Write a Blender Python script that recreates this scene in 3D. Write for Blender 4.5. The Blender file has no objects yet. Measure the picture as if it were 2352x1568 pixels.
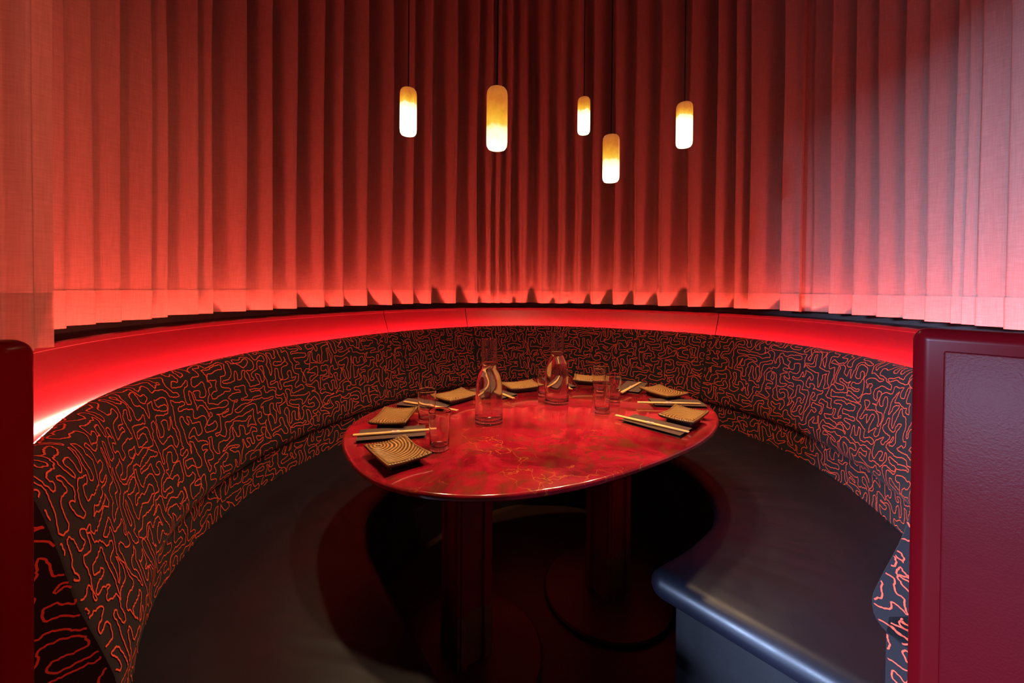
import bpy, bmesh, math, random
from mathutils import Matrix, Vector, noise

# ------------------------------------------------------------------ camera, light, exposure
scene = bpy.context.scene
col = scene.collection
EYE = 1.21
cam_d = bpy.data.cameras.new('camera')
cam_d.sensor_width = 36.0
cam_d.lens = 900.0 / 2352.0 * 36.0
cam_d.shift_y = -112.3 / 2352.0
cam_d.clip_start = 0.02
cam = bpy.data.objects.new('camera', cam_d)
col.objects.link(cam)
cam.matrix_world = (Matrix.Translation((0, 0, EYE)) @ Matrix.Rotation(math.pi / 2 - 0.0088, 4, 'X')
                    @ Matrix.Rotation(0.0083, 4, 'Z'))
scene.camera = cam

world = bpy.data.worlds.new('world')
scene.world = world
world.use_nodes = True
world.node_tree.nodes['Background'].inputs[0].default_value = (0.35, 0.5, 1.0, 1)
world.node_tree.nodes['Background'].inputs[1].default_value = 0.004

vs = scene.view_settings
vs.view_transform = 'Standard'
vs.look = 'None'
vs.exposure = 0.0
vs.gamma = 1.0
vs.use_curve_mapping = False
scene.cycles.transparent_max_bounces = 40
scene.cycles.max_bounces = 14

LED = 480.0          # strength of the cove light behind the backrest
PEND = 27.0         # watts of the downlight in each pendant
SCONCE_FILL = 185.0      # watts of each added fill sconce out of view
COOL_FILL = 5200.0          # watts of the cool fill light, assumed daylight from out of view

def area_light(name, loc, aim, size, energy, color, spread=180):
    d = bpy.data.lights.new(name, 'AREA')
    d.shape = 'RECTANGLE'
    d.size, d.size_y = size
    d.energy = energy
    d.color = color
    d.spread = math.radians(spread)
    o = bpy.data.objects.new(name, d)
    col.objects.link(o)
    o.location = loc
    o.rotation_euler = (Vector(aim) - Vector(loc)).to_track_quat('-Z', 'Y').to_euler()
    return o

area_light('assumed_cool_fill', (-6.4, -2.9, 2.55), (1.1, 1.3, 1.0), (2.2, .8), COOL_FILL, (0.45, 0.61, 1.0))  # assumed cool fill from out of view, shining in through an added window

# ------------------------------------------------------------------ helpers
def link(o, parent=None):
    col.objects.link(o)
    if parent is not None:
        o.parent = parent
    return o

def tag(o, label=None, cat=None, group=None, kind=None):
    if label: o['label'] = label
    if cat: o['category'] = cat
    if group: o['group'] = group
    if kind: o['kind'] = kind
    return o

def empty(name, loc=(0, 0, 0), rz=0.0):
    o = bpy.data.objects.new(name, None)
    o.location = loc
    o.rotation_euler = (0, 0, rz)
    o.empty_display_size = 0.05
    return link(o)

def mesh_obj(name, verts, faces, mat, parent=None, uvs=None, sharp=40, smooth=True):
    me = bpy.data.meshes.new(name)
    me.from_pydata(verts, [], faces)
    me.materials.append(mat)
    if uvs is not None:
        ul = me.uv_layers.new(name='UVMap')
        for l in me.loops:
            ul.data[l.index].uv = uvs[l.vertex_index]
    if smooth:
        me.polygons.foreach_set('use_smooth', [True] * len(me.polygons))
        me.set_sharp_from_angle(angle=math.radians(sharp))
    me.update()
    return link(bpy.data.objects.new(name, me), parent)

def bm_obj(name, bm, mat, parent=None, sharp=40, smooth=True):
    me = bpy.data.meshes.new(name)
    bmesh.ops.recalc_face_normals(bm, faces=bm.faces)
    bm.to_mesh(me)
    bm.free()
    me.materials.append(mat)
    if smooth:
        me.polygons.foreach_set('use_smooth', [True] * len(me.polygons))
        me.set_sharp_from_angle(angle=math.radians(sharp))
    return link(bpy.data.objects.new(name, me), parent)

def box_bm(size, loc=(0, 0, 0), bevel=0.0, seg=3, bm=None):
    own = bm is None
    if own: bm = bmesh.new()
    r = bmesh.ops.create_cube(bm, size=1.0)
    for v in r['verts']:
        v.co = Vector((v.co.x * size[0] + loc[0], v.co.y * size[1] + loc[1], v.co.z * size[2] + loc[2]))
    if bevel > 0:
        es = list({e for v in r['verts'] for e in v.link_edges})
        bmesh.ops.bevel(bm, geom=es, offset=bevel, segments=seg, profile=0.5, affect='EDGES')
    return bm

def lathe(name, prof, mat, parent=None, seg=48, close=False, sharp=50):
    verts, faces = [], []
    n = len(prof)
    for i in range(seg):
        a = 2 * math.pi * i / seg
        for r, z in prof:
            verts.append((r * math.cos(a), r * math.sin(a), z))
    m = n if close else n - 1
    for i in range(seg):
        j = (i + 1) % seg
        for k in range(m):
            k2 = (k + 1) % n
            faces.append((i * n + k, j * n + k, j * n + k2, i * n + k2))
    bm = bmesh.new()
    bv = [bm.verts.new(v) for v in verts]
    for f in faces:
        try: bm.faces.new([bv[i] for i in f])
        except ValueError: pass
    bmesh.ops.remove_doubles(bm, verts=bm.verts, dist=1e-6)
    return bm_obj(name, bm, mat, parent, sharp)

# ------------------------------------------------------------------ node helpers / materials
class NT:
    def __init__(s, name):
        s.m = bpy.data.materials.new(name)
        s.m.use_nodes = True
        s.t = s.m.node_tree
        s.t.nodes.clear()
        s.out = s.t.nodes.new('ShaderNodeOutputMaterial')
    def n(s, typ, **kw):
        nd = s.t.nodes.new('ShaderNode' + typ)
        for k, v in kw.items():
            if hasattr(nd, k): setattr(nd, k, v)
            else: nd.inputs[k.replace('_', ' ')].default_value = v
        return nd
    def l(s, a, b): s.t.links.new(a, b)
    def math(s, op, a, b=None):
        nd = s.t.nodes.new('ShaderNodeMath'); nd.operation = op
        for i, v in enumerate((a, b)):
            if v is None: continue
            if isinstance(v, (int, float)): nd.inputs[i].default_value = v
            else: s.l(v, nd.inputs[i])
        return nd.outputs[0]
    def vmath(s, op, a, b):
        nd = s.t.nodes.new('ShaderNodeVectorMath'); nd.operation = op
        for i, v in enumerate((a, b)):
            if isinstance(v, (tuple, list)): nd.inputs[i].default_value = v
            elif v is not None: s.l(v, nd.inputs[i])
        return nd.outputs[0]
    def scale(s, v, f):
        nd = s.t.nodes.new('ShaderNodeVectorMath'); nd.operation = 'SCALE'
        s.l(v, nd.inputs[0]); nd.inputs['Scale'].default_value = f
        return nd.outputs[0]
    def ramp(s, fac, stops, interp='LINEAR'):
        nd = s.t.nodes.new('ShaderNodeValToRGB')
        cr = nd.color_ramp; cr.interpolation = interp
        while len(cr.elements) < len(stops): cr.elements.new(0.5)
        for e, (p, c) in zip(cr.elements, stops):
            e.position = p
            e.color = (c[0], c[1], c[2], 1) if not isinstance(c, (int, float)) else (c, c, c, 1)
        s.l(fac, nd.inputs[0])
        return nd.outputs[0]
    def mix(s, fac, a, b, blend='MIX'):
        nd = s.t.nodes.new('ShaderNodeMix'); nd.data_type = 'RGBA'; nd.blend_type = blend
        for sock, v in ((nd.inputs[0], fac), (nd.inputs[6], a), (nd.inputs[7], b)):
            if isinstance(v, (int, float)): sock.default_value = v
            elif isinstance(v, (tuple, list)): sock.default_value = (v[0], v[1], v[2], 1)
            else: s.l(v, sock)
        return nd.outputs[2]
    def noise(s, vec, sc, det=2.0, rough=0.5, dist=0.0, dim='3D'):
        nd = s.t.nodes.new('ShaderNodeTexNoise'); nd.noise_dimensions = dim
        nd.inputs['Scale'].default_value = sc; nd.inputs['Detail'].default_value = det
        nd.inputs['Roughness'].default_value = rough; nd.inputs['Distortion'].default_value = dist
        if vec is not None: s.l(vec, nd.inputs['Vector'])
        return nd.outputs[0]
    def pos(s): return s.t.nodes.new('ShaderNodeTexCoord').outputs['Object']
    def uv(s): return s.t.nodes.new('ShaderNodeTexCoord').outputs['UV']
    def wpos(s): return s.t.nodes.new('ShaderNodeNewGeometry').outputs['Position']
    def bump(s, h, strength=0.3, dist=0.01):
        nd = s.t.nodes.new('ShaderNodeBump')
        nd.inputs['Strength'].default_value = strength; nd.inputs['Distance'].default_value = dist
        s.l(h, nd.inputs['Height'])
        return nd.outputs[0]
    def bsdf(s, color=None, rough=0.5, metal=0.0, spec=0.5, normal=None, coat=0.0, coat_rough=0.05, ior=1.5, sheen=0.0):
        p = s.t.nodes.new('ShaderNodeBsdfPrincipled')
        if isinstance(color, (tuple, list)): p.inputs['Base Color'].default_value = (*color, 1)
        elif color is not None: s.l(color, p.inputs['Base Color'])
        if isinstance(rough, (int, float)): p.inputs['Roughness'].default_value = rough
        else: s.l(rough, p.inputs['Roughness'])
        p.inputs['Metallic'].default_value = metal
        p.inputs['Specular IOR Level'].default_value = spec
        p.inputs['Coat Weight'].default_value = coat
        p.inputs['Coat Roughness'].default_value = coat_rough
        p.inputs['IOR'].default_value = ior
        p.inputs['Sheen Weight'].default_value = sheen
        if normal is not None: s.l(normal, p.inputs['Normal'])
        return p
    def done(s, shader):
        s.l(shader.outputs[0] if hasattr(shader, 'outputs') else shader, s.out.inputs[0])
        return s.m

def simple(name, color, rough=0.5, metal=0.0, spec=0.5, coat=0.0, var=0.12, vs_=9.0, bump=0.0, bscale=60.0):
    t = NT(name)
    p = t.pos()
    n = t.noise(p, vs_, 3)
    c = t.mix(n, tuple(v * (1 - var) for v in color), tuple(min(1, v * (1 + var)) for v in color))
    nb = t.bump(t.noise(p, bscale, 3), bump, 0.002) if bump else None
    return t.done(t.bsdf(c, rough, metal, spec, nb, coat))

def mat_fabric():
    t = NT('black_woven_fabric')
    uv = t.uv()
    weave = t.noise(uv, 900.0, 1.0)
    base = t.mix(weave, (0.009, 0.007, 0.009), (0.022, 0.016, 0.021))
    return t.done(t.bsdf(base, 0.85, spec=0.25, normal=t.bump(weave, 0.35, 0.001), sheen=0.05))

def mat_thread():
    t = NT('orange_red_thread')
    n = t.noise(t.pos(), 700.0, 1.0)
    c = t.mix(n, (0.64, 0.055, 0.028), (0.90, 0.125, 0.066))
    return t.done(t.bsdf(c, 0.75, spec=0.25))

def mat_curtain(name, opacity):
    t = NT(name)
    p = t.wpos()
    mp = t.t.nodes.new('ShaderNodeMapping'); mp.inputs['Scale'].default_value = (1, 1, 0.04)
    t.l(p, mp.inputs['Vector'])
    n1 = t.noise(mp.outputs[0], 420.0, 1.0)
    mp2 = t.t.nodes.new('ShaderNodeMapping'); mp2.inputs['Scale'].default_value = (0.08, 0.08, 1)
    t.l(p, mp2.inputs['Vector'])
    n2 = t.noise(mp2.outputs[0], 420.0, 1.0)
    w = t.math('MULTIPLY', t.math('ADD', n1, n2), 0.5)
    c = t.ramp(w, [(0.3, (0.44, 0.285, 0.250)), (0.7, (0.56, 0.375, 0.330))])
    dif = t.n('BsdfDiffuse'); t.l(c, dif.inputs[0])
    tr = t.n('BsdfTranslucent'); t.l(c, tr.inputs[0])
    tp = t.n('BsdfTransparent')
    m1 = t.n('MixShader'); m1.inputs[0].default_value = 0.06
    t.l(dif.outputs[0], m1.inputs[1]); t.l(tr.outputs[0], m1.inputs[2])
    m2 = t.n('MixShader'); m2.inputs[0].default_value = opacity
    t.l(tp.outputs[0], m2.inputs[1]); t.l(m1.outputs[0], m2.inputs[2])
    return t.done(m2)

def mat_tabletop():
    t = NT('red_marbled_lacquer')
    p = t.pos()
    n1 = t.noise(p, 4.5, 7.0, 0.62, 0.6)
    n2 = t.noise(p, 11.0, 8.0, 0.65, 1.2)
    n3 = t.noise(p, 2.2, 4.0, 0.5, 0.4)
    c = t.ramp(n1, [(0.32, (0.07, 0.001, 0.003)), (0.45, (0.20, 0.003, 0.013)), (0.55, (0.34, 0.008, 0.024)), (0.72, (0.42, 0.034, 0.032))])
    c = t.mix(t.ramp(n2, [(0.48, 0.0), (0.66, 0.7)]), c, (0.11, 0.030, 0.008))
    c = t.mix(t.ramp(n3, [(0.50, 0.0), (0.68, 0.7)]), c, (0.13, 0.002, 0.004))
    # gold cracks
    vo = t.t.nodes.new('ShaderNodeTexVoronoi'); vo.feature = 'DISTANCE_TO_EDGE'; vo.inputs['Scale'].default_value = 6.0
    dis = t.t.nodes.new('ShaderNodeTexNoise'); dis.inputs['Scale'].default_value = 6.0; dis.inputs['Detail'].default_value = 5.0
    t.l(p, dis.inputs['Vector'])
    t.l(t.vmath('ADD', p, t.scale(t.vmath('SUBTRACT', dis.outputs['Color'], (0.5, 0.5, 0.5)), 0.55)), vo.inputs['Vector'])
    crack = t.ramp(vo.outputs['Distance'], [(0.0, 0.5), (0.008, 0.22), (0.02, 0.0)])
    gate = t.ramp(t.noise(p, 5.0, 2.0), [(0.54, 0.0), (0.66, 0.7)])
    c = t.mix(t.math('MULTIPLY', crack, gate), c, (0.75, 0.27, 0.03))
    return t.done(t.bsdf(c, 0.16, spec=0.5, coat=1.0, coat_rough=0.03))

def mat_leather():
    t = NT('dark_brown_leather')
    p = t.pos()
    n = t.noise(p, 3.0, 3.0)
    c = t.mix(n, (0.007, 0.007, 0.013), (0.011, 0.011, 0.020))
    g = t.noise(p, 260.0, 3.0, 0.6)
    r = t.ramp(t.noise(p, 9.0, 4.0), [(0.3, 0.36), (0.7, 0.48)])
    return t.done(t.bsdf(c, r, spec=0.33, normal=t.bump(g, 0.12, 0.001)))

def mat_pendant(name, cut, k):
    # onyx tube: brown at the dark top, amber, then white where the bulb sits
    t = NT(name)
    p = t.pos()
    sep = t.t.nodes.new('ShaderNodeSeparateXYZ'); t.l(p, sep.inputs[0])
    mp = t.t.nodes.new('ShaderNodeMapping'); mp.inputs['Scale'].default_value = (1, 1, 0.35); mp.inputs['Location'].default_value = (cut * 7, cut * 3, 0)
    t.l(p, mp.inputs['Vector'])
    n = t.noise(mp.outputs[0], 40.0, 5.0, 0.6)
    h = t.math('ADD', t.math('DIVIDE', sep.outputs[2], 0.2), t.math('MULTIPLY', t.math('SUBTRACT', n, 0.5), 0.16))
    x = t.math('SUBTRACT', h, cut)                       # 0 at the white / amber border
    e = t.ramp(t.math('ADD', t.math('MULTIPLY', x, 0.7 * k), 0.5),
               [(0.30, (2.4, 1.9, 1.25)), (0.46, (1.9, 1.35, 0.7)), (0.505, (1.05, 0.64, 0.06)), (0.57, (0.95, 0.42, 0.03)), (0.67, (0.66, 0.19, 0.02)), (0.80, (0.44, 0.11, 0.022))])
    band = t.ramp(t.noise(t.pos(), 55.0, 4.0), [(0.4, 1.0), (0.7, 0.82)])
    em = t.n('Emission'); em.inputs['Strength'].default_value = 1.0
    t.l(t.mix(1.0, e, band, 'MULTIPLY'), em.inputs['Color'])
    gl = t.bsdf((0.16, 0.09, 0.05), 0.2, spec=0.5)
    ad = t.n('AddShader'); t.l(em.outputs[0], ad.inputs[0]); t.l(gl.outputs[0], ad.inputs[1])
    return t.done(ad)

def mat_thin_glass():
    t = NT('thin_clear_glass')
    lw = t.n('LayerWeight'); lw.inputs['Blend'].default_value = 0.5
    fr = t.math('ADD', t.math('MULTIPLY', t.math('POWER', lw.outputs['Facing'], 3.5), 0.80), 0.05)
    tp = t.n('BsdfTransparent')
    t.l(t.ramp(lw.outputs['Facing'], [(0.0, (0.97, 0.97, 0.96)), (0.75, (0.93, 0.92, 0.90)), (1.0, (0.42, 0.40, 0.38))]), tp.inputs[0])
    gl = t.n('BsdfGlossy'); gl.inputs['Roughness'].default_value = 0.015
    mx = t.n('MixShader')
    t.l(fr, mx.inputs[0]); t.l(tp.outputs[0], mx.inputs[1]); t.l(gl.outputs[0], mx.inputs[2])
    return t.done(mx)

def mat_refr(name, ior, color=(1, 1, 1)):
    t = NT(name)
    g = t.n('BsdfGlass'); g.inputs['IOR'].default_value = ior; g.inputs['Roughness'].default_value = 0.0
    g.inputs[0].default_value = (*color, 1)
    return t.done(g)

def mat_plate():
    t = NT('ochre_brown_glaze')
    at = t.t.nodes.new('ShaderNodeAttribute'); at.attribute_name = 'ridge'
    n = t.noise(t.pos(), 160.0, 3.0)
    c = t.ramp(t.math('ADD', at.outputs['Fac'], t.math('MULTIPLY', t.math('SUBTRACT', n, 0.5), 0.35)),
               [(0.05, (0.018, 0.009, 0.004)), (0.45, (0.17, 0.078, 0.024)), (1.0, (0.56, 0.31, 0.11))])
    return t.done(t.bsdf(c, 0.32, spec=0.5, normal=t.bump(n, 0.25, 0.001)))

def mat_emit(name, color, strength):
    t = NT(name)
    e = t.n('Emission'); e.inputs[0].default_value = (*color, 1); e.inputs[1].default_value = strength
    return t.done(e)

def mat_wood():
    t = NT('dark_wood_floor')
    p = t.pos()
    mp = t.t.nodes.new('ShaderNodeMapping'); mp.inputs['Scale'].default_value = (0.6, 6.0, 1)
    t.l(p, mp.inputs['Vector'])
    n = t.noise(mp.outputs[0], 7.0, 6.0, 0.6)
    c = t.mix(n, (0.020, 0.007, 0.005), (0.055, 0.020, 0.012))
    return t.done(t.bsdf(c, 0.45, spec=0.4))

M = dict(
    fabric=mat_fabric(), thread=mat_thread(), sheer=mat_curtain('sheer_curtain', 0.80), hem=mat_curtain('curtain_hem', 0.95),
    top=mat_tabletop(), leather=mat_leather(), glass=mat_thin_glass(),
    solid_glass=mat_refr('solid_glass', 1.47), water=mat_refr('water', 1.33),
    plate=mat_plate(), plate_dark=simple('dark_plate_foot', (0.018, 0.013, 0.011), 0.25),
    red=simple('red_lacquer', (0.062, 0.0035, 0.010), 0.28, spec=0.5, var=0.05, vs_=3.0),
    red_gloss=simple('dark_red_gloss', (0.085, 0.0015, 0.0035), 0.24, spec=0.04, var=0.05),
    red_hide=simple('red_upholstery', (0.075, 0.0015, 0.004), 0.36, spec=0.05, var=0.08, bump=0.15, bscale=320.0),
    pedestal=simple('dark_red_metal', (0.30, 0.010, 0.018), 0.35, spec=0.5, var=0.1),
    brass=simple('aged_brass', (0.34, 0.20, 0.055), 0.45, metal=0.55, var=0.25, vs_=30.0),
    disc=simple('dark_pedestal_plate', (0.06, 0.012, 0.012), 0.45),
    wall=simple('charcoal_wall', (0.070, 0.060, 0.062), 0.8, var=0.2, bump=0.4, bscale=140.0),
    dark=simple('dark_grey_laminate', (0.012, 0.011, 0.013), 0.6, spec=0.12, var=0.25, vs_=25.0, bump=0.2, bscale=90.0),
    black=simple('black_paint', (0.012, 0.010, 0.010), 0.6),
    napkin=simple('dark_brown_napkin', (0.088, 0.047, 0.038), 0.85, spec=0.2, var=0.1, bump=0.2, bscale=500.0),
    bamboo=simple('pale_bamboo', (0.72, 0.42, 0.16), 0.5, var=0.12, vs_=60.0),
    paper=simple('translucent_paper', (0.60, 0.44, 0.33), 0.6, var=0.04),
    mark=simple('red_print', (0.65, 0.02, 0.02), 0.6, var=0.02),
    cord=simple('green_black_cord', (0.014, 0.018, 0.010), 0.6, var=0.1),
    ceiling=simple('dark_ceiling', (0.02, 0.016, 0.015), 0.9),
    floor=mat_wood(), led=mat_emit('red_amber_led', (1.0, 0.10, 0.070), LED),
    frame=simple('assumed_window_frame', (0.05, 0.05, 0.055), 0.5),
)

# ------------------------------------------------------------------ booth plan (metres, camera eye over the origin)
def booth_points():
    a, b, n, phi, cx, cy = 1.0755, 1.1638, 2.3805, -.459, .184, 1.5153
    pts = [(-.60, .565)]
    for t in range(250, 7, -3):
        T = math.radians(t); ct, st = math.cos(T), math.sin(T); e = 2 / n
        x = a * math.copysign(abs(ct) ** e, ct); y = b * math.copysign(abs(st) ** e, st)
        pts.append((cx + math.cos(phi) * x - math.sin(phi) * y, cy + math.sin(phi) * x + math.cos(phi) * y))
    pts += [(1.205, 1.14), (1.115, 1.01), (.99, .895), (.85, .805), (.712, .735)]
    return pts

def resample(pts, step):
    L = [0.0]
    for p, q in zip(pts, pts[1:]): L.append(L[-1] + math.dist(p, q))
    n = max(2, int(round(L[-1] / step))); out = []; k = 0
    for i in range(n + 1):
        s = L[-1] * i / n
        while k < len(L) - 2 and L[k + 1] < s: k += 1
        f = (s - L[k]) / (L[k + 1] - L[k])
        out.append((pts[k][0] + f * (pts[k + 1][0] - pts[k][0]), pts[k][1] + f * (pts[k + 1][1] - pts[k][1])))
    return out, L[-1]

def smooth_pts(p, it):
    for _ in range(it):
        p = [p[0]] + [((p[i - 1][0] + 2 * p[i][0] + p[i + 1][0]) / 4, (p[i - 1][1] + 2 * p[i][1] + p[i + 1][1]) / 4)
                      for i in range(1, len(p) - 1)] + [p[-1]]
    return p

class Path:
    def __init__(s, pts, step=.01, sm=120):
        p, _ = resample(pts, step); p = smooth_pts(p, sm); s.p, s.L = resample(p, step); s.n = len(s.p)
    def nrm(s, j):
        j = min(max(j, 0), s.n - 1); a = s.p[max(j - 3, 0)]; b = s.p[min(j + 3, s.n - 1)]
        tx, ty = b[0] - a[0], b[1] - a[1]; l = math.hypot(tx, ty)
        return -ty / l, tx / l
    def at(s, d, off=0.0):
        x = d / s.L * (s.n - 1); i = min(max(int(math.floor(x)), 0), s.n - 2); f = x - i
        p, q = s.p[i], s.p[i + 1]
        n0, n1 = s.nrm(i), s.nrm(i + 1); g = min(max(f, 0), 1)
        nx, ny = n0[0] * (1 - g) + n1[0] * g, n0[1] * (1 - g) + n1[1] * g
        return p[0] + f * (q[0] - p[0]) + nx * off, p[1] + f * (q[1] - p[1]) + ny * off

J = Path(booth_points())                        # line where seat and backrest meet
INNER = Path([(-.05, .64), (-.123, .759), (-.265, .945), (-.414, 1.15), (-.482, 1.329), (-.459, 1.505), (-.38, 1.75),
              (-.22, 1.98), (.05, 2.13), (.35, 2.12), (.6, 1.98), (.73, 1.80), (.777, 1.633), (.750, 1.43),
              (.676, 1.295), (.525, 1.165), (.374, 1.073)], .01, 40)
SEAMS = [0.0, 1.885, 2.392, 3.870, J.L]
BAND_END = J.L - .09

def sweep(name, prof, s0, s1, mat, parent=None, step=.02, path=J, crown=0.0, gap=0.0, sharp=45, refine=True):
    """closed profile of (offset, z) carried along the booth line from s0 to s1"""
    n = len(prof)
    co = sum(p[0] for p in prof) / n; cz = sum(p[1] for p in prof) / n
    ss = []
    a, b = s0 + gap, s1 - gap
    k = max(2, int((b - a) / step))
    ss = [a + (b - a) * i / k for i in range(k + 1)]
    if crown:
        R = .022
        ss = [a + R * f for f in (0, .06, .15, .3, .55)] + [s for s in ss if a + R * .8 < s < b - R * .8] + [b - R * f for f in (.55, .3, .15, .06, 0)]
    plen = [0.0]
    for i in range(n): plen.append(plen[-1] + math.dist(prof[i], prof[(i + 1) % n]))
    verts, uvs, faces = [], [], []
    for s in ss:
        sh = 0.0
        if crown:
            t = min(1.0, min(s - a, b - s) / .022)
            sh = crown * (1 - math.sqrt(max(0.0, 1 - (1 - t) ** 2)))
        for i, (o, z) in enumerate(prof):
            if sh:
                dx, dz = co - o, cz - z; l = math.hypot(dx, dz) or 1
                o, z = o + dx / l * sh, z + dz / l * sh
            x, y = path.at(s, o)
            verts.append((x, y, z)); uvs.append((s, plen[i]))
    m = len(ss)
    for i in range(m - 1):
        for j in range(n):
            j2 = (j + 1) % n
            faces.append((i * n + j, i * n + j2, (i + 1) * n + j2, (i + 1) * n + j))
    c0 = len(verts)
    for e, i in ((0, 0), (1, m - 1)):
        for j in range(n):
            verts.append(verts[i * n + j]); uvs.append((prof[j][0] * 1.0 + 7.3 + e, prof[j][1]))
    faces.append(tuple(c0 + j for j in range(n))[::-1])
    faces.append(tuple(c0 + n + j for j in range(n)))
    me_o = mesh_obj(name, verts, faces, mat, parent, uvs, sharp)
    return me_o

def spline(pts, k=4, closed=True):
    out = []; n = len(pts)
    for i in range(n if closed else n - 1):
        p0, p1, p2, p3 = (pts[(i + d) % n] if closed else pts[min(max(i + d, 0), n - 1)] for d in (-1, 0, 1, 2))
        for j in range(k):
            t = j / k
            out.append(tuple(.5 * ((2 * b) + (-a + c) * t + (2 * a - 5 * b + 4 * c - d) * t * t + (-a + 3 * b - 3 * c + d) * t ** 3)
                             for a, b, c, d in zip(p0, p1, p2, p3)))
    if not closed: out.append(pts[-1])
    return out

# ------------------------------------------------------------------ the room
def slab(name, size, loc, mat, kind='structure'):
    o = bm_obj(name, box_bm(size), mat, smooth=False)
    o.location = loc
    if kind: o['kind'] = kind
    return o

CEIL = 3.76
slab('floor', (9.2, 7.4, .1), (-.4, .1, -.05), M['floor'])
slab('ceiling', (9.2, 7.4, .1), (-.4, .1, CEIL + .05), M['ceiling'])
slab('wall_right', (.1, 7.4, CEIL), (4.15, .1, CEIL / 2), M['wall'])
slab('wall_front', (8.9, .1, CEIL), (-.4, -3.55, CEIL / 2), M['wall'])
wl = empty('wall_left', (-4.55, 0, 0)); wl['kind'] = 'structure'  # unseen side wall, with an opening for the assumed window
for n_, sy, sz, y, z in (('wall_section', 4.5, CEIL, 1.5, CEIL / 2), ('wall_section', .85, CEIL, -3.175, CEIL / 2),
                         ('wall_section', 2.0, .7, -1.75, .35), ('wall_section', 2.0, CEIL - 2.2, -1.75, (CEIL + 2.2) / 2)):
    o = bm_obj(n_, box_bm((.1, sy, sz)), M['wall'], wl, smooth=False); o.location = (0, y, z)
wn = empty('assumed_window_1', (-4.5, -1.75, .7)); wn['kind'] = 'structure'  # unseen window, assumed and added to let the cool fill in
for nm, sy, sz, y, z in (('assumed_window_frame', .05, 1.5, -.975, .75), ('assumed_window_frame', .05, 1.5, .975, .75), ('assumed_window_frame', 1.9, .05, 0, .025),
                         ('assumed_window_frame', 1.9, .05, 0, 1.475), ('assumed_mullion', .04, 1.4, 0, .75)):
    o = bm_obj(nm, box_bm((.07, sy, sz)), M['frame'], wn, smooth=False); o.location = (0, y, z)
o = bm_obj('assumed_window_pane', box_bm((.01, 1.9, 1.4)), M['glass'], wn, smooth=False); o.location = (-.03, 0, .75)

# sconces added out of view as warm fill on the left curtain and drape
for k, (sy, lab) in enumerate(((-.3, 'added fill sconce, out of view, nearest the curtained booth'), (-.9, 'added fill sconce, out of view, in the middle of its row of three'),
                               (-1.5, 'added fill sconce, out of view, nearest the assumed window end of its row'))):
    sc = empty('fill_sconce', (4.10, sy, 1.45)); tag(sc, lab, 'fill lamp', 'added fill sconces on the side wall of the room')
    bm_obj('back_plate', box_bm((.02, .10, .22), (-.01, 0, 0), bevel=.004), M['brass'], sc)
    o = lathe('shade', [(.06, -.11), (.062, -.11), (.085, .11), (.083, .11), (.06, -.11)], M['paper'], sc, seg=36, sharp=30); o.location = (-.115, 0, 0)
    d = bpy.data.lights.new('sconce_fill_spot', 'SPOT'); d.energy = SCONCE_FILL; d.color = (1.0, .22, .12); d.shadow_soft_size = .22
    d.spot_size = math.radians(31); d.spot_blend = 1.0
    o = bpy.data.objects.new('sconce_fill_spot', d); link(o, sc); o.location = (-.45, 0, 0)
    o.rotation_euler = (Vector((-1.0, .85, 1.02)) - Vector((3.65, sy, 1.45))).to_track_quat('-Z', 'Y').to_euler()

wb = sweep('wall_back', [(.355, 0), (.415, 0), (.415, CEIL), (.355, CEIL)], 0, J.L - .12, M['wall'], step=.04, sharp=30)
wb['kind'] = 'structure'

# ------------------------------------------------------------------ red panelling behind the bench
surround = empty('booth_panelling', (.18, 2.98, 0))
tag(surround, 'curved band of glossy red panels above the patterned bench back', 'panelling')
base_m = surround.matrix_basis.inverted()
band = [(.136, .80), (.140, .87), (.220, 1.052), (.221, 1.057), (.217, 1.059), (.219, 1.0705), (.224, 1.0735), (.35, 1.0735), (.35, .80)]
for a, b in zip(SEAMS, SEAMS[1:]):
    o = sweep('red_panel', band, max(a, .06), min(b, BAND_END), M['red'], surround, gap=.0018, sharp=20)
    o.matrix_parent_inverse = base_m.copy()

# ------------------------------------------------------------------ banquette
bench = empty('banquette', (.18, 2.4, 0))
tag(bench, 'horseshoe banquette with dark leather seat and squiggle patterned back around the table', 'banquette')
def child(o, par):
    o.parent = par
    o.matrix_parent_inverse = Matrix.Translation(par.location).inverted()
    return o

pad = spline([(.115, .80), (.1205, .88), (.1195, .930), (.112, .9475), (.095, .9495), (.075, .940), (.058, .915), (.034, .83), (.012, .74),
              (-.012, .66), (-.023, .615), (-.016, .578), (.012, .560), (.05, .562), (.08, .60), (.10, .70)], 3)
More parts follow.
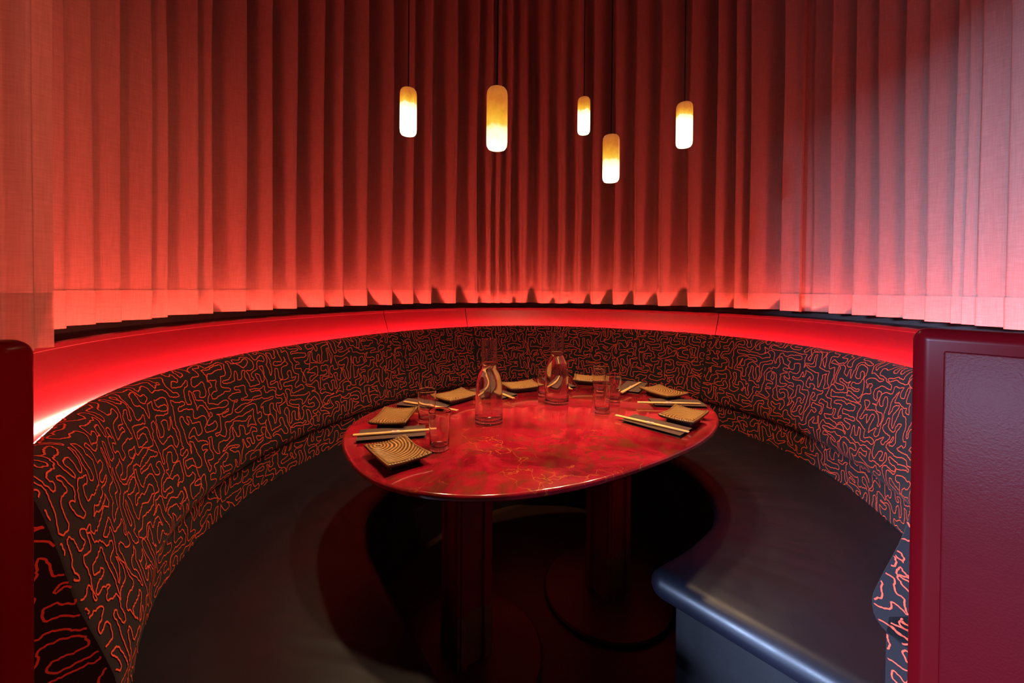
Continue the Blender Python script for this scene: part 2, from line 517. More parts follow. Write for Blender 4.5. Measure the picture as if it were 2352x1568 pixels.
# --- embroidered squiggle: one meandering thread per cushion (outline of a random tree, rounded and made ragged)
def meander(w, h, sp, rnd):
    """closed meander of line spacing sp covering a w x h field (a little past its borders)"""
    NX_, NY_ = int(w / (2 * sp)) + 3, int(h / (2 * sp)) + 3
    par = list(range(NX_ * NY_))
    def find(a):
        while par[a] != a:
            par[a] = par[par[a]]; a = par[a]
        return a
    eds = [(i, j, 0) for i in range(NX_ - 1) for j in range(NY_)] + [(i, j, 1) for i in range(NX_) for j in range(NY_ - 1)]
    rnd.shuffle(eds)
    adj = {}
    def con(a, b): adj.setdefault(a, set()).add(b); adj.setdefault(b, set()).add(a)
    def cut(a, b): adj[a].discard(b); adj[b].discard(a)
    for i in range(NX_):
        for j in range(NY_):
            a, b, c, d = (2 * i, 2 * j), (2 * i + 1, 2 * j), (2 * i + 1, 2 * j + 1), (2 * i, 2 * j + 1)
            con(a, b); con(b, c); con(c, d); con(d, a)
    for i, j, k in eds:
        a, b = i * NY_ + j, (i + 1) * NY_ + j if k == 0 else i * NY_ + j + 1
        ra, rb = find(a), find(b)
        if ra == rb: continue
        par[ra] = rb
        if k == 0:
            cut((2 * i + 1, 2 * j), (2 * i + 1, 2 * j + 1)); cut((2 * i + 2, 2 * j), (2 * i + 2, 2 * j + 1))
            con((2 * i + 1, 2 * j), (2 * i + 2, 2 * j)); con((2 * i + 1, 2 * j + 1), (2 * i + 2, 2 * j + 1))
        else:
            cut((2 * i, 2 * j + 1), (2 * i + 1, 2 * j + 1)); cut((2 * i, 2 * j + 2), (2 * i + 1, 2 * j + 2))
            con((2 * i, 2 * j + 1), (2 * i, 2 * j + 2)); con((2 * i + 1, 2 * j + 1), (2 * i + 1, 2 * j + 2))
    loop = [(0, 0)]; prev = None; cur = (0, 0)
    while True:
        nx = [q for q in adj[cur] if q != prev]
        prev, cur = cur, nx[0]
        if cur == (0, 0): break
        loop.append(cur)
    z0 = rnd.uniform(0, 50)
    pts = []
    for x, y in loop:
        x, y = (x - 1.5) * sp, (y - 1.5) * sp
        q = Vector((x / (sp * 2.5), y / (sp * 2.5), z0))
        q2 = Vector((x / (sp * 1.17), y / (sp * 1.17), z0 + 9))
        pts.append((x + sp * (1.35 * noise.noise(q) + .62 * noise.noise(q2)), y + sp * (1.35 * noise.noise(q + Vector((0, 0, 20))) + .62 * noise.noise(q2 + Vector((0, 0, 20))))))
    for _ in range(3):
        new = []
        for a, b in zip(pts, pts[1:] + pts[:1]):
            new += [(a[0] * .75 + b[0] * .25, a[1] * .75 + b[1] * .25), (a[0] * .25 + b[0] * .75, a[1] * .25 + b[1] * .75)]
        pts = new
    pts, _ = resample(pts + pts[:1], .0030)
    out = []
    for k, (x, y) in enumerate(pts):
        zz = .0026 * noise.noise(Vector((k * .47, z0, 3))) + rnd.uniform(-.0005, .0005)
        a, b = pts[k - 1], pts[(k + 1) % len(pts)]
        tx, ty = b[0] - a[0], b[1] - a[1]; l = math.hypot(tx, ty) or 1
        out.append((x - ty / l * zz + rnd.uniform(-.0004, .0004), y + tx / l * zz + rnd.uniform(-.0004, .0004)))
    return out

def thread(name, pts, inside, place, mat, parent, width=.0029):
    """flat raised ribbon along pts where inside(u, v); place(u, v) gives the point on the cloth, lifted a hair"""
    verts, faces = [], []
    prev_ok = False
    n = len(pts)
    for k in range(n):
        u, v = pts[k]
        if not inside(u, v):
            prev_ok = False; continue
        a, b = pts[max(k - 2, 0)], pts[min(k + 2, n - 1)]
        tx, ty = b[0] - a[0], b[1] - a[1]; l = math.hypot(tx, ty) or 1
        ox, oy = -ty / l * width / 2, tx / l * width / 2
        verts += [place(u + ox, v + oy), place(u - ox, v - oy)]
        m_ = len(verts)
        if prev_ok: faces.append((m_ - 4, m_ - 3, m_ - 1, m_ - 2))
        prev_ok = True
    o = mesh_obj(name, verts, faces, mat, parent, sharp=180)
    o['kind'] = 'stuff'
    return o

def in_poly(poly, x, y):
    r = False; n = len(poly)
    for i in range(n):
        (x1, y1), (x2, y2) = poly[i], poly[(i + 1) % n]
        if (y1 > y) != (y2 > y) and x < (x2 - x1) * (y - y1) / (y2 - y1) + x1: r = not r
    return r

def embroider(cushion, prof, i0, i1, s0, s1, crown, seed, caps=()):
    """thread on the part prof[i0..i1] of a swept cushion between s0 and s1"""
    rnd = random.Random(seed)
    n = len(prof); co = sum(p[0] for p in prof) / n; cz = sum(p[1] for p in prof) / n
    seg = prof[i0:i1 + 1]
    pl = [0.0]
    for a, b in zip(seg, seg[1:]): pl.append(pl[-1] + math.dist(a, b))
    H = pl[-1]; W_ = s1 - s0
    def place(u, v):
        s = s0 + u; v = min(max(v, 0), H)
        k = 0
        while k < len(pl) - 2 and pl[k + 1] < v: k += 1
        f = (v - pl[k]) / (pl[k + 1] - pl[k])
        a, b = seg[k], seg[k + 1]
        o, z = a[0] + f * (b[0] - a[0]), a[1] + f * (b[1] - a[1])
        t = min(1.0, max(0.0, min(s - s0, s1 - s)) / .022)
        sh = crown * (1 - math.sqrt(max(0.0, 1 - (1 - t) ** 2)))
        dx, dz = co - o, cz - z; l = math.hypot(dx, dz)
        o, z = o + dx / l * sh, z + dz / l * sh
        tx, tz = b[0] - a[0], b[1] - a[1]; l = math.hypot(tx, tz)
        nx, nz = tz / l, -tx / l
        if nx * (o - co) + nz * (z - cz) < 0: nx, nz = -nx, -nz
        x, y = J.at(s, o + nx * .0012)
        return (x, y, z + nz * .0012)
    th = thread('embroidered_thread', meander(W_, H, SPACING, rnd), lambda u, v: .004 < u < W_ - .004 and 0 < v < H, place, M['thread'], cushion)
    for end in caps:
        s = s1 if end else s0
        lo, hi = min(p[0] for p in prof), min(p[1] for p in prof)
        sm = s + (.0012 if end else -.0012)
        shr = [(o + (co - o) * .06, z + (cz - z) * .03) for o, z in prof]
        thread('embroidered_thread', meander(max(p[0] for p in prof) - lo, max(p[1] for p in prof) - hi, SPACING, rnd),
               lambda u, v: in_poly(shr, lo + u, hi + v), lambda u, v: (*J.at(sm, lo + u), hi + v), M['thread'], cushion)

SPACING = .0158
strip = [(.0, .42), (.0, .56), (.004, .60), (.03, .62), (.045, .60), (.045, .42)]
for a, b in zip(SEAMS, SEAMS[1:]):
    k = SEAMS.index(a)
    c_ = child(sweep('backrest', pad, a, b, M['fabric'], bench, crown=.0045, gap=.0005, sharp=60), bench)
    embroider(c_, pad, 5, 37, a + .0005, b - .0005, .0045, 21 + k, (0,) if k == 0 else (1,) if k == 3 else ())
    c_ = child(sweep('lower_back_strip', strip, a, b, M['fabric'], bench, gap=.0005, sharp=30), bench)
    embroider(c_, strip, 0, 2, a + .0005, b - .0005, 0.0, 51 + k, (1,) if k == 3 else ())
child(sweep('back_frame', [(.05, 0), (.12, 0), (.12, .79), (.134, .79), (.134, .80), (.1275, .80), (.1275, .9215), (.1225, .9215), (.1218, .80), (.105, .78), (.05, .5)], .0, J.L, M['black'], bench, gap=.004, sharp=20), bench)
child(sweep('light_strip', [(.1225, .922), (.1275, .922), (.1275, .932), (.1225, .932)], .02, J.L - .02, M['led'], bench, sharp=20), bench)

# seat cushion: flat leather top with a rolled front edge that turns round the open end
R0, ZT = .038, .45
NU, NV = 430, 22
li, lj = INNER.L - R0, J.L + .028 - R0
verts, faces, uvs = [], [], []
def pucker(s, v):
    f = math.exp(-((v - .30) / .26) ** 2)
    k = noise.noise(Vector((s * 16.0, v * 1.3, 3.1))) + .6 * noise.noise(Vector((s * 37.0, v * 1.1, 8.2)))
    g = max(0.0, noise.noise(Vector((s * 1.7, 0, 5.5))) * 1.6 + .55)
    return .0042 * f * k * min(1.3, g)
for i in range(NU + 1):
    u = i / NU
    a = INNER.at(u * li, R0); b = J.at(u * lj, 0)
    for j in range(NV + 1):
        v = j / NV
        x, y = a[0] + (b[0] - a[0]) * v, a[1] + (b[1] - a[1]) * v
        edge = min(1.0, v / .10) * min(1.0, (1 - u) * 45)
        z = ZT + .010 * math.sin(math.pi * min(1, v * 1.15)) * edge + pucker(u * 5.0, v) * edge
        verts.append((x, y, z)); uvs.append((u * 5, v * .5))
W = NV + 1
for i in range(NU):
    for j in range(NV):
        faces.append((i * W + j, (i + 1) * W + j, (i + 1) * W + j + 1, i * W + j + 1))
rim = []
for i in range(NU + 1):
    p = INNER.at(i / NU * li, R0); q = INNER.at(i / NU * li, 0)
    l = math.dist(p, q); rim.append((i * W, ((q[0] - p[0]) / l, (q[1] - p[1]) / l)))
n_end = rim[-1][1]
ea, eb = verts[NU * W], verts[NU * W + NV]
dx, dy = eb[0] - ea[0], eb[1] - ea[1]; l = math.hypot(dx, dy)
te = (dy / l, -dx / l)
if te[0] * (ea[0] - INNER.at(li - .1, R0)[0]) + te[1] * (ea[1] - INNER.at(li - .1, R0)[1]) < 0: te = (-te[0], -te[1])
for k in range(1, 9):
    f = k / 9; nx, ny = n_end[0] * (1 - f) + te[0] * f, n_end[1] * (1 - f) + te[1] * f
    m_ = math.hypot(nx, ny); rim.append((NU * W, (nx / m_, ny / m_)))
for j in range(NV + 1): rim.append((NU * W + j, te))
K = 9
base_i = len(verts)
for vi, nn in rim:
    p = verts[vi]
    for k in range(1, K + 1):
        an = math.pi / 2 - math.pi * k / K
        verts.append((p[0] + nn[0] * R0 * math.cos(an), p[1] + nn[1] * R0 * math.cos(an), ZT - R0 + R0 * math.sin(an)))
        uvs.append((uvs[vi][0], uvs[vi][1] - .013 * k))
for r in range(len(rim) - 1):
    a_, b_ = rim[r][0], rim[r + 1][0]
    A = [a_] + [base_i + r * K + k for k in range(K)]
    B = [b_] + [base_i + (r + 1) * K + k for k in range(K)]
    for k in range(K):
        if A[k] == B[k]: faces.append((A[k], A[k + 1], B[k + 1]))
        else: faces.append((A[k], A[k + 1], B[k + 1], B[k]))
child(mesh_obj('seat_cushion', verts, faces, M['leather'], bench, uvs, sharp=80), bench)
# plinth under the seat
verts, faces = [], []
NB = 160
for i in range(NB + 1):
    u = i / NB
    p = INNER.at(u * (INNER.L - .060), .070); q = J.at(u * (J.L - .032), .04)
    for (x, y) in (p, q):
        verts += [(x, y, 0), (x, y, .378)]
for i in range(NB):
    a, b = i * 4, i * 4 + 4
    faces += [(a, b, b + 1, a + 1), (a + 1, b + 1, b + 3, a + 3), (a + 3, b + 3, b + 2, a + 2)]
faces += [(0, 1, 3, 2), (NB * 4, NB * 4 + 2, NB * 4 + 3, NB * 4 + 1)]
child(mesh_obj('plinth', verts, faces, M['black'], bench, sharp=30), bench)
pe, qe = INNER.at(INNER.L - .052, .062), J.at(J.L - .022, -.005)
dx, dy = qe[0] - pe[0], qe[1] - pe[1]; l = math.hypot(dx, dy)
fas = bm_obj('end_fascia', box_bm((l, .012, .372), (l / 2, 0, .188), bevel=.002, seg=2), M['dark'])
fas.location = (pe[0], pe[1], 0); fas.rotation_euler = (0, 0, math.atan2(dy, dx))
child(fas, bench)

# ------------------------------------------------------------------ end panels of the booth
def end_panel(loc, direction, side, length, thick, height, label):
    """slab from loc along direction; side = +1 thick towards the left of direction"""
    rz = math.atan2(direction[1], direction[0])
    p = empty('end_panel', (loc[0], loc[1], 0), rz)
    bm = box_bm((length, thick, height), (length / 2, side * thick / 2, height / 2))
    up = [e for e in bm.edges if max(v.co.z for v in e.verts) > height - .001 or abs(e.verts[0].co.z - e.verts[1].co.z) > .1]
    bmesh.ops.bevel(bm, geom=up, offset=.0195, segments=6, profile=.5, affect='EDGES')
    bm_obj('panel_frame', bm, M['red_gloss'], p, sharp=50)
    return tag(p, label, 'partition')

rp = end_panel((.655, .640), (.66, -.75), 1, 1.10, .040, 1.1525, 'red panel with hide facing closing the seat end beside the dark fascia')
bm = box_bm((1.04, .006, 1.094), (.555, -.002, .572), bevel=.0028, seg=2)
bm_obj('upholstered_face', bm, M['red_hide'], rp)
end_panel((-.579, .484), (-.965, -.26), 1, .57, .06, 1.146, 'dark red lacquered panel closing the bench end below the loose side drape')

# ------------------------------------------------------------------ curtains
def lean(s):
    # pleats lean over towards the back of the booth on both flanks
    t = min(1, max(0, (s - 1.3) / 2.6))
    return .20 + .60 * t

def curtain(name, crests, off, s_lo, s_hi, label, group=None, deep=1.0, z0=1.108, z1=3.72, path=J, seed=1, tuck=None):
    rnd = random.Random(seed)
    cs = sorted([s_lo] + [c for c in crests if s_lo < c < s_hi] + [s_hi])
    SUB = 14
    colsx = []
    for i in range(len(cs) - 1):
        g = cs[i + 1] - cs[i]
        amp = min(.130, max(.05, 1.05 * g)) * deep * rnd.uniform(.8, 1.1)
        if i == len(cs) - 2: amp *= .5
        if tuck and i < 2: amp *= (.15, .45)[i]
        ph = rnd.uniform(0, 6.28); ut = lean(.5 * (cs[i] + cs[i + 1])) + rnd.uniform(-.06, .06)
        for k in range(SUB + (1 if i == len(cs) - 2 else 0)):
            u = k / SUB
            u = u * u * (3 - 2 * u) * .35 + u * .65
            w = u / ut if u < ut else (1 - u) / (1 - ut)       # 0 on the crest, 1 in the trough
            o = (.5 - .5 * math.cos(math.pi * w)) ** .8
            colsx.append((cs[i] + g * u, off + amp * o, o, ph))
    zs = [z0, z0 + .045, z0 + .09] + [z0 + .09 + (z1 - z0 - .09) * (k / 24) for k in range(1, 25)]
    verts, faces, uvs, hv = [], [], [], []
    n = len(colsx)
    def pt(c, z, inset=0.0):
        s, o, w, ph = c
        q = (z - z0) / (z1 - z0)
        ds = .010 * math.sin(2.3 * z + ph) * q * (1 - q) * 2 + .006 * noise.noise(Vector((s * 3, z * .9, seed)))
        do = .006 * noise.noise(Vector((s * 4, z * 1.1, 9 + seed)))
        x, y = path.at(s + ds, off + (tuck(s) if tuck else 0) + (o - off) * (1 - .12 * math.sin(3 * z + ph)) + do - inset)
        return x, y
    for z in zs:
        for c in colsx:
            x, y = pt(c, z)
            verts.append((x, y, z + (.004 * noise.noise(Vector((c[0] * 6, 0, seed))) if z == z0 else 0))); uvs.append((c[0], z))
    for r in range(len(zs) - 1):
        for k in range(n - 1):
            faces.append((r * n + k, r * n + k + 1, (r + 1) * n + k + 1, (r + 1) * n + k))
    o = mesh_obj(name, verts, faces, M['sheer'], None, uvs, sharp=180)
    tag(o, label, 'curtain', group)
    # turned-up hem: a second layer of cloth on the inside
    hv, hf = [], []
    for z in (z0, z0 + .03, z0 + .06, z0 + .09):
        for c in colsx:
            x, y = pt(c, z, .0025)
            hv.append((x, y, z + (.004 * noise.noise(Vector((c[0] * 6, 0, seed))) if z == z0 else 0)))
    for r in range(3):
        for k in range(n - 1):
            hf.append((r * n + k, r * n + k + 1, (r + 1) * n + k + 1, (r + 1) * n + k))
    mesh_obj('hem', hv, hf, M['hem'], o, None, sharp=180)
    return o

MAIN = [0.44, 0.521, 0.606, 0.684, 0.781, 0.833, 0.94, 0.996, 1.13, 1.244, 1.355, 1.5, 1.611, 1.757, 1.915, 2.053, 2.165, 2.315, 2.446, 2.531,
        2.584, 2.649, 2.731, 2.855, 2.962, 3.065, 3.162, 3.301, 3.432, 3.576, 3.731, 3.858, 3.951, 4.018, 4.162]
curtain('curtain', MAIN, .187, .36, 4.242, 'long pleated sheer curtain hanging behind the five pendant lamps', seed=3)
curtain('curtain', [4.254, 4.351, 4.449, 4.544, 4.646, 4.731, 4.832, 4.871, 4.918, 5.007, 5.082, 5.182, 5.29, 5.38], .200, 4.175, 5.45,
        'sheer curtain in wide pleats tucked behind its neighbour above the hide-faced end panel', seed=8, tuck=lambda s: .055 * max(0, min(1, (4.36 - s) / .1)))
DR = Path([(-.757, .648), (-.738, .610), (-.722, .575), (-.75, .545), (-.84, .515), (-.94, .485), (-1.04, .455)], .01, 6)
curtain('curtain', [.05, .13, .2, .28, .36], 0.0, 0.0, DR.L, 'loose flat side drape above the dark red lacquered end panel', deep=-.35, path=DR, seed=5)

# ------------------------------------------------------------------ table
TC, TA = (.126, 1.445), .587
table = empty('dining_table', (TC[0], TC[1], 0), TA)
tag(table, 'oval red marbled lacquer table on two brass-footed pedestals', 'table')
def superell(a, b, n, k):
    out = []
    for i in range(k):
        t = 2 * math.pi * i / k; c, s = math.cos(t), math.sin(t)
        out.append((a * math.copysign(abs(c) ** (2 / n), c), b * math.copysign(abs(s) ** (2 / n), s)))
    return out
ZTAB = .755
loops = [(0.0, 0.0), (-.003, .0008), (-.006, .003), (-.0075, .007), (-.0072, .012), (.002, .020), (.012, .026), (.024, .029)]
verts, faces = [], []
KT = 160
for ins, dz in loops:
    for x, y in superell(.688 - .0065 - ins, .482 - .0065 - ins, 2.425, KT):
        verts.append((x, y, ZTAB - dz))
for r in range(len(loops) - 1):
    for k in range(KT):
        k2 = (k + 1) % KT
        faces.append((r * KT + k, (r + 1) * KT + k, (r + 1) * KT + k2, r * KT + k2))
faces.append(tuple(range(KT)))
faces.append(tuple((len(loops) - 1) * KT + k for k in range(KT))[::-1])
mesh_obj('table_top', verts, faces, M['top'], table, sharp=35)

def prism(name, poly, z0, z1, mat, parent):
    n = len(poly)
    v = [(x, y, z0) for x, y in poly] + [(x, y, z1) for x, y in poly]
    f = [(i, (i + 1) % n, n + (i + 1) % n, n + i) for i in range(n)]
    f += [tuple(range(n))[::-1], tuple(range(n, 2 * n))]
    return mesh_obj(name, v, f, mat, parent, smooth=False)
def column_section(h, post, deep):
    # square column with proud stepped corner posts
    q = [(h, -h + post), (h - deep, -h + post), (h - deep, h - post), (h, h - post), (h, h - post * .45), (h - deep * .45, h - post * .45),
         (h - deep * .45, h - deep * .45), (h - post * .45, h - deep * .45), (h - post * .45, h), (h - post, h)]
    out = []
    for k in range(4):
        c, s = [(1, 0), (0, 1), (-1, 0), (0, -1)][k]
        out += [(x * c - y * s, x * s + y * c) for x, y in q]
    return out
ca, sa = math.cos(-TA), math.sin(-TA)
for (wx, wy) in ((-.142, 1.285), (.392, 1.56)):
    rx, ry = wx - TC[0], wy - TC[1]
    lx, ly = rx * ca - ry * sa, rx * sa + ry * ca
    ped = prism('pedestal', column_section(.066, .036, .011), .022, ZTAB - .029, M['pedestal'], table)
    ped.location = (lx, ly, 0)
    prism('brass_foot', column_section(.0675, .036, .011), .0221, .19, M['brass'], ped)
    lathe('base_plate', [(0, .0), (.25, .0), (.252, .004), (.252, .012), (.246, .018), (.10, .022), (0, .022)], M['disc'], ped, seg=72, sharp=30)

# ------------------------------------------------------------------ pendants
WARM = (1.0, .66, .34)
def pendant(x, y, zt, zb, cut, k, label, R=.030):
    h = zt - zb
    p = empty('pendant_lamp', (x, y, zb))
    m = mat_pendant('onyx_%02d' % int(cut * 100 + x * 10 + 20), cut * h / .2, k)
    prof = [(0, .0015), (R * .55, .0), (R * .82, .002), (R * .96, .009), (R, .02), (R, h - .02), (R * .95, h - .009), (R * .8, h - .002), (R * .5, h), (0, h)]
    lathe('onyx_shade', prof, m, p, seg=40, sharp=60)
    lathe('cord', [(0, h), (.0022, h), (.0022, CEIL - zb - .03), (0, CEIL - zb - .03)], M['cord'], p, seg=10)
    lathe('ceiling_cap', [(0, CEIL - zb - .032), (.045, CEIL - zb - .03), (.05, CEIL - zb - .024), (.05, CEIL - zb), (0, CEIL - zb)], M['black'], p, seg=32, sharp=30)
    tag(p, label, 'pendant lamp', 'onyx pendant lamps over the table')
    d = bpy.data.lights.new('pendant_bulb', 'SPOT')
    d.energy = PEND; d.color = WARM; d.spot_size = math.radians(130); d.spot_blend = 1.0; d.shadow_soft_size = .022
    o = bpy.data.objects.new('pendant_bulb', d)
    link(o, p); o.location = (0, 0, -.012)
    return p
pendant(-.380, 1.421, 1.928, 1.763, .67, 1.5, 'onyx pendant lamp, white with an orange top, hanging over the plates beside the lone tumbler')
pendant(-.047, 1.125, 1.782, 1.609, .37, .75, 'largest-looking onyx pendant lamp, mostly amber, above the front carafe')
pendant(.339, 1.895, 2.132, 1.960, .64, 1.5, 'highest onyx pendant lamp, hung nearest the back of the booth')
pendant(.354, 1.421, 1.767, 1.600, .47, 1.0, 'lowest-hanging onyx pendant lamp, banded brown and amber down to a white foot')
pendant(.652, 1.500, 1.923, 1.757, .70, 1.9, 'onyx pendant lamp with a brown top and large bright white body above the square-on napkin')

# ------------------------------------------------------------------ tableware
ZT_ = ZTAB
# plate: oblong ceramic with wood-ring ridges, beaded rim, lifted corners and a dark foot
def plate_mesh():
    NX, NY = 56, 44
    LX, LY = .160, .118
    verts, faces, ridge = [], [], []
    def top(x, y):
        u, v = x / (LX / 2), y / (LY / 2)
        d = math.hypot(x + .058, (y + .030) * 1.1) + .004 * noise.noise(Vector((x * 30, y * 30, 1)))
        w = .5 + .5 * math.cos(2 * math.pi * d / .0102)
        e = max(abs(u), abs(v))
        flat = min(1.0, max(0.0, (.93 - e) / .08))
        bead = 0.0
        if e > .90:
            t = x if abs(v) > abs(u) else y
            bead = (.5 + .5 * math.cos(2 * math.pi * t / .0075)) * min(1, (e - .90) / .05)
        z = .0225 + .0035 * (abs(u * v)) ** 1.6 + .0015 * (u * u + v * v) + .0021 * w * flat + .0020 * bead
        return z, w * flat + bead * (1 - flat)
    for j in range(NY + 1):
        for i in range(NX + 1):
            u, v = i / NX * 2 - 1, j / NY * 2 - 1
            x, y = u * LX / 2, v * LY / 2
            cr = 1 - .035 * (1 - max(abs(u), abs(v))) * 0
            x *= 1 - .05 * (1 - abs(v)) * (abs(u)) ** 6 ; y *= 1 - .05 * (1 - abs(u)) * (abs(v)) ** 6
            z, r = top(u * LX / 2, v * LY / 2)
            verts.append((x, y, z)); ridge.append(r)
    W_ = NX + 1
    for j in range(NY):
        for i in range(NX):
            faces.append((j * W_ + i, j * W_ + i + 1, (j + 1) * W_ + i + 1, (j + 1) * W_ + i))
    ring = [i for i in range(NX + 1)] + [j * W_ + NX for j in range(1, NY + 1)] + [NY * W_ + i for i in range(NX - 1, -1, -1)] + [j * W_ for j in range(NY - 1, 0, -1)]
    prev = ring
    for k, (sc, dz) in enumerate(((1.012, -.004), (.985, -.008), (.90, -.0115))):
        cur = []
        for vi in ring:
            x, y, z = verts[vi]
            cur.append(len(verts)); verts.append((x * sc, y * sc, (z + dz) if k < 2 else .0160)); ridge.append(.35 if k == 0 else .1)
        n = len(ring)
        for i in range(n):
            faces.append((prev[i], cur[i], cur[(i + 1) % n], prev[(i + 1) % n]))
        prev = cur
    faces.append(tuple(prev))
    me = bpy.data.meshes.new('plate')
    me.from_pydata(verts, [], faces); me.materials.append(M['plate'])
    a = me.attributes.new('ridge', 'FLOAT', 'POINT')
    a.data.foreach_set('value', ridge)
    me.polygons.foreach_set('use_smooth', [True] * len(me.polygons))
    bm = box_bm((.118, .078, .0165), (0, 0, .00825), bevel=.003, seg=2)
    f = bpy.data.meshes.new('foot'); bm.to_mesh(f); bm.free(); f.materials.append(M['plate_dark'])
    return me, f
PM, PF = plate_mesh()
def plate(x, y, deg, label):
    o = link(bpy.data.objects.new('plate', PM)); o.location = (x, y, ZT_); o.rotation_euler = (0, 0, math.radians(deg))
    link(bpy.data.objects.new('foot', PF), o)
    return tag(o, label, 'plate', 'ridged plates at the place settings')
plate(-.302, 1.038, -50, 'brown ridged plate whose corner almost touches a tumbler, beside the nearest long napkin')
plate(-.396, 1.325, 90, 'brown ridged plate between two chopstick napkins, next to a lone tumbler')
plate(-.224, 1.591, 48, 'brown ridged plate half behind the front carafe')
plate(.048, 1.768, 24, 'darker brown ridged plate standing between the two carafes')
plate(.385, 1.905, -13, 'pale brown ridged plate at the far table edge behind two tumblers')
plate(.652, 1.678, -65 , 'brown ridged plate between the crossed chopsticks and the square-on napkin')
plate(.606, 1.369, 47, 'brown ridged plate between the last two long napkins near the bare table end')

# napkin: paper folded once, loose upper leaf
def napkin_mesh(seed):
    L, Wd = .2, .1
    NL, verts, faces = 16, [], []
    def prof(t):
        lift = .0014 * noise.noise(Vector((t * 5, seed, 0))) + .0008
        top = .0052 + lift
        return [(-.05, .0004), (.047, .0004), (.0495, .0022), (.047, top - .0006), (.0, top + .0006), (-.0485, top + .0012 + .0016 * noise.noise(Vector((t * 3, seed, 4)))),
                (-.0495, top + .0028 + .0016 * noise.noise(Vector((t * 3, seed, 4)))), (0, top + .0022), (.048, top + .0014), (.052, .0024), (.048, 0), (-.05, 0)]
    P = len(prof(0))
    for i in range(NL + 1):
        x = (i / NL - .5) * L
        for y, z in prof(x):
            verts.append((x, y, max(0, z)))
    for i in range(NL):
        for k in range(P):
            faces.append((i * P + k, i * P + (k + 1) % P, (i + 1) * P + (k + 1) % P, (i + 1) * P + k))
    faces += [tuple(range(P))[::-1], tuple(NL * P + k for k in range(P))]
    me = bpy.data.meshes.new('napkin'); me.from_pydata(verts, [], faces); me.materials.append(M['napkin'])
    me.polygons.foreach_set('use_smooth', [True] * len(me.polygons)); me.set_sharp_from_angle(angle=.7)
    return me
NM = [napkin_mesh(2.3), napkin_mesh(7.7)]
# chopsticks: joined pair with a paper band
def stick_mesh():
    L = .245
    verts, faces = [], []
    secs = [(-L / 2, .0026), (-L / 2 + .001, .0030), (0, .0028), (L / 2 - .001, .0017), (L / 2, .0013)]
    for x, r in secs:
        for a in range(8):
            t = 2 * math.pi * (a + .5) / 8
            verts.append((x, r * 1.1 * math.cos(t), r * 1.1 * math.sin(t)))
    for i in range(len(secs) - 1):
        for k in range(8):
            faces.append((i * 8 + k, (i + 1) * 8 + k, (i + 1) * 8 + (k + 1) % 8, i * 8 + (k + 1) % 8))
    faces += [tuple(range(8)), tuple(range(len(secs) * 8 - 8, len(secs) * 8))[::-1]]
    me = bpy.data.meshes.new('chopstick'); me.from_pydata(verts, [], faces); me.materials.append(M['bamboo'])
    return me
CS = stick_mesh()
bm = box_bm((.024, .0150, .0074), (0, 0, 0), bevel=.002, seg=2)
BAND = bpy.data.meshes.new('paper_band'); bm.to_mesh(BAND); bm.free(); BAND.materials.append(M['paper'])
bm = box_bm((.0075, .0045, .0006), (0, 0, 0))
MARK = bpy.data.meshes.new('red_mark'); bm.to_mesh(MARK); bm.free(); MARK.materials.append(M['mark'])
def setting(nx, ny, nd, cx, cy, cd, lab_n, lab_c, k, flip=False):
    o = link(bpy.data.objects.new('napkin', NM[k % 2])); o.location = (nx, ny, ZT_ + .0002); o.rotation_euler = (0, 0, math.radians(nd))
    tag(o, lab_n, 'napkin', 'folded napkins at the place settings')
    c = empty('chopsticks', (cx, cy, ZT_ + .0135), math.radians(cd))
    tag(c, lab_c, 'chopsticks', 'banded chopsticks on the napkins')
    for s, dy, yaw in ((1, .0033, .006), (2, -.0033, -.006)):
        st = link(bpy.data.objects.new('chopstick', CS), c); st.location = (0, dy, 0); st.rotation_euler = (0, 0, yaw * (1 if not flip else -1))
    b = link(bpy.data.objects.new('paper_band', BAND), c); b.location = (0, 0, 0)
    m = link(bpy.data.objects.new('red_mark', MARK), b); m.location = (0, 0, .0038)
setting(-.367, 1.211, 14, -.354, 1.199, 14, 'dark folded napkin lying between the front two plates by the tumbler pair',
        'banded chopsticks on the napkin between the front two plates by the tumbler pair', 0)
setting(-.335, 1.520, -14, -.305, 1.471, -25, 'dark folded napkin behind the lone tumbler, chopsticks running off its corner',
        'banded chopsticks seen through the lone tumbler, overhanging their napkin', 1)
setting(-.080, 1.700, -42, -.060, 1.680, -54, 'dark folded napkin half hidden behind the front carafe',
        'banded chopsticks mostly hidden behind the front carafe', 0)
setting(.222, 1.890, -72, .233, 1.852, -74, 'dark folded napkin half hidden behind the rear carafe',
        'banded chopsticks mostly hidden behind the rear carafe', 1)
setting(.565, 1.821, 60, .548, 1.782, 53, 'dark folded napkin at the far table edge with steeply slanted chopsticks across it',
        'slightly spread chopsticks slanting across the napkin at the far table edge', 0, True)
setting(.664, 1.564, -4, .620, 1.535, -2, 'dark folded napkin lying square-on between the two plates with open wood rings',
        'banded chopsticks lying square-on between the two plates with open wood rings', 1)
setting(.485, 1.308, -45, .463, 1.299, -40, 'dark folded napkin at the bare end of the table, red-marked chopsticks on top',
        'red-marked chopsticks on the napkin at the bare end of the table', 0)

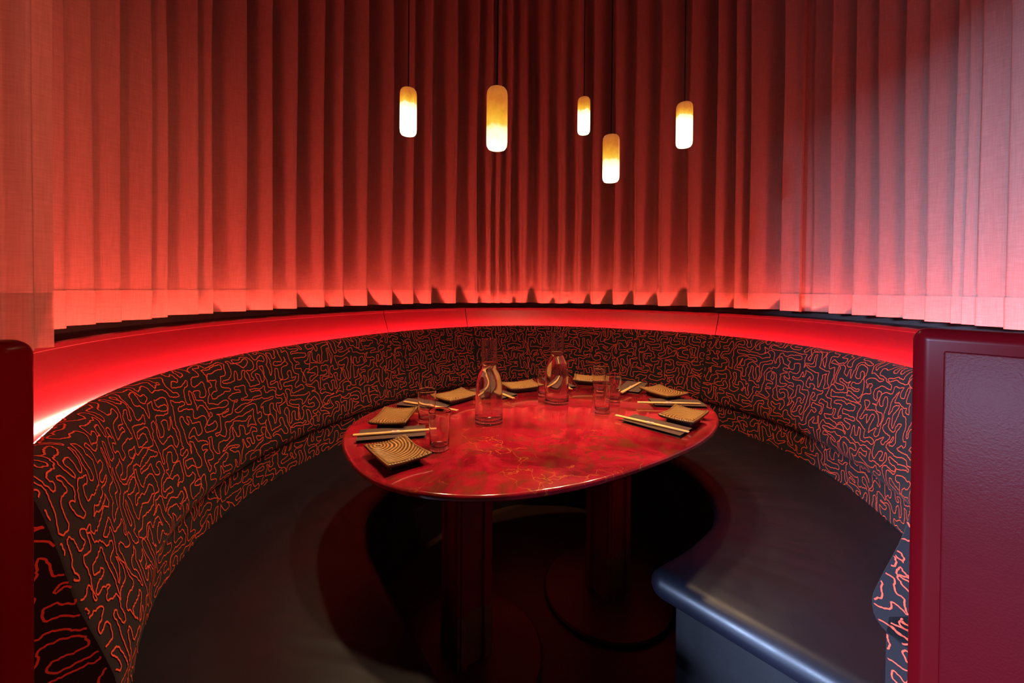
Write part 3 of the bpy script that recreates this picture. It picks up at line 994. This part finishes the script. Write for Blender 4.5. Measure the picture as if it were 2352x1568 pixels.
# tumblers
def tumbler_meshes():
    H, R1, R2, T = .110, .0315, .0262, .0013
    wall = [(R2 - .001, .004), (R2, .002), (R2 + .0003, .006), (R2 + (R1 - R2) * .5, H * .5), (R1 - .0002, H - .004), (R1, H - .001), (R1 - T * .5, H), (R1 - T, H - .001), (R1 - T - .0002, H - .004), (R2 + (R1 - R2) * .5 - T, H * .5), (R2 - T + .0004, .018), (R2 - T - .0006, .0145), (R2 - T - .003, .0122), (R2 * .6, .0110), (0, .0105)]
    o1 = lathe('tumbler', [(0, .0005)] + wall[1:], M['solid_glass'], seg=48, sharp=70)

    m = o1.data
    bpy.data.objects.remove(o1)
    return m
TM = tumbler_meshes()
def tumbler(x, y, label):
    o = link(bpy.data.objects.new('tumbler', TM)); o.location = (x, y, ZT_ + .0003)
    return tag(o, label, 'glass', 'clear tumblers on the table')
tumbler(-.202, 1.107, 'empty clear tumbler at the corner of a plate, beside the nearest long napkin')
tumbler(-.288, 1.335, 'empty clear tumbler standing between a ridged plate and slanting chopsticks')
tumbler(-.080, 1.640, 'empty clear tumbler hidden straight behind the front carafe')
tumbler(.142, 1.672, 'empty clear tumbler peeping out beside the rear carafe')
tumbler(.338, 1.452, 'empty clear tumbler in front of a row of tumblers, nearest the red-marked chopsticks')
tumbler(.392, 1.745, 'empty clear tumbler rising behind another, in front of the pale plate')
tumbler(.419, 1.600, 'empty clear tumbler beside the steeply slanted chopsticks')

# carafes with water
CP = [(.0440, .0005), (.0470, .003), (.0475, .012), (.0468, .06), (.0452, .115), (.0432, .142), (.0395, .160), (.0330, .178), (.0283, .190), (.0267, .200), (.0266, .212), (.0277, .248), (.0286, .277), (.0288, .2815)]
def carafe(x, y, label):
    out = spline(CP, 4, closed=False)
    T = .0021
    inn = [(max(r - T, .001), z) for r, z in out if z > .0175][::-1]
    prof = [(0, .0005)] + out + [(.0280, .283)] + inn + [(.0445, .0165), (.03, .0155), (0, .015)]
    o = lathe('carafe', prof, M['solid_glass'], seg=64, sharp=70)
    o.location = (x, y, ZT_ + .0003)
    tag(o, label, 'carafe', 'water carafes on the table')
    wl_ = .203
    wp = [(0, .0145), (.0450, .0160)] + [(r - T + .0003, z) for r, z in out if .0185 < z < wl_] + [(.0250, wl_), (.0246, wl_ - .001), (0, wl_ - .001)]
    lathe('water', wp, M['water'], o, seg=64, sharp=70)
carafe(-.076, 1.340, 'front water carafe standing under the largest pendant lamp')
carafe(.184, 1.575, 'rear water carafe standing in front of a half hidden tumbler')
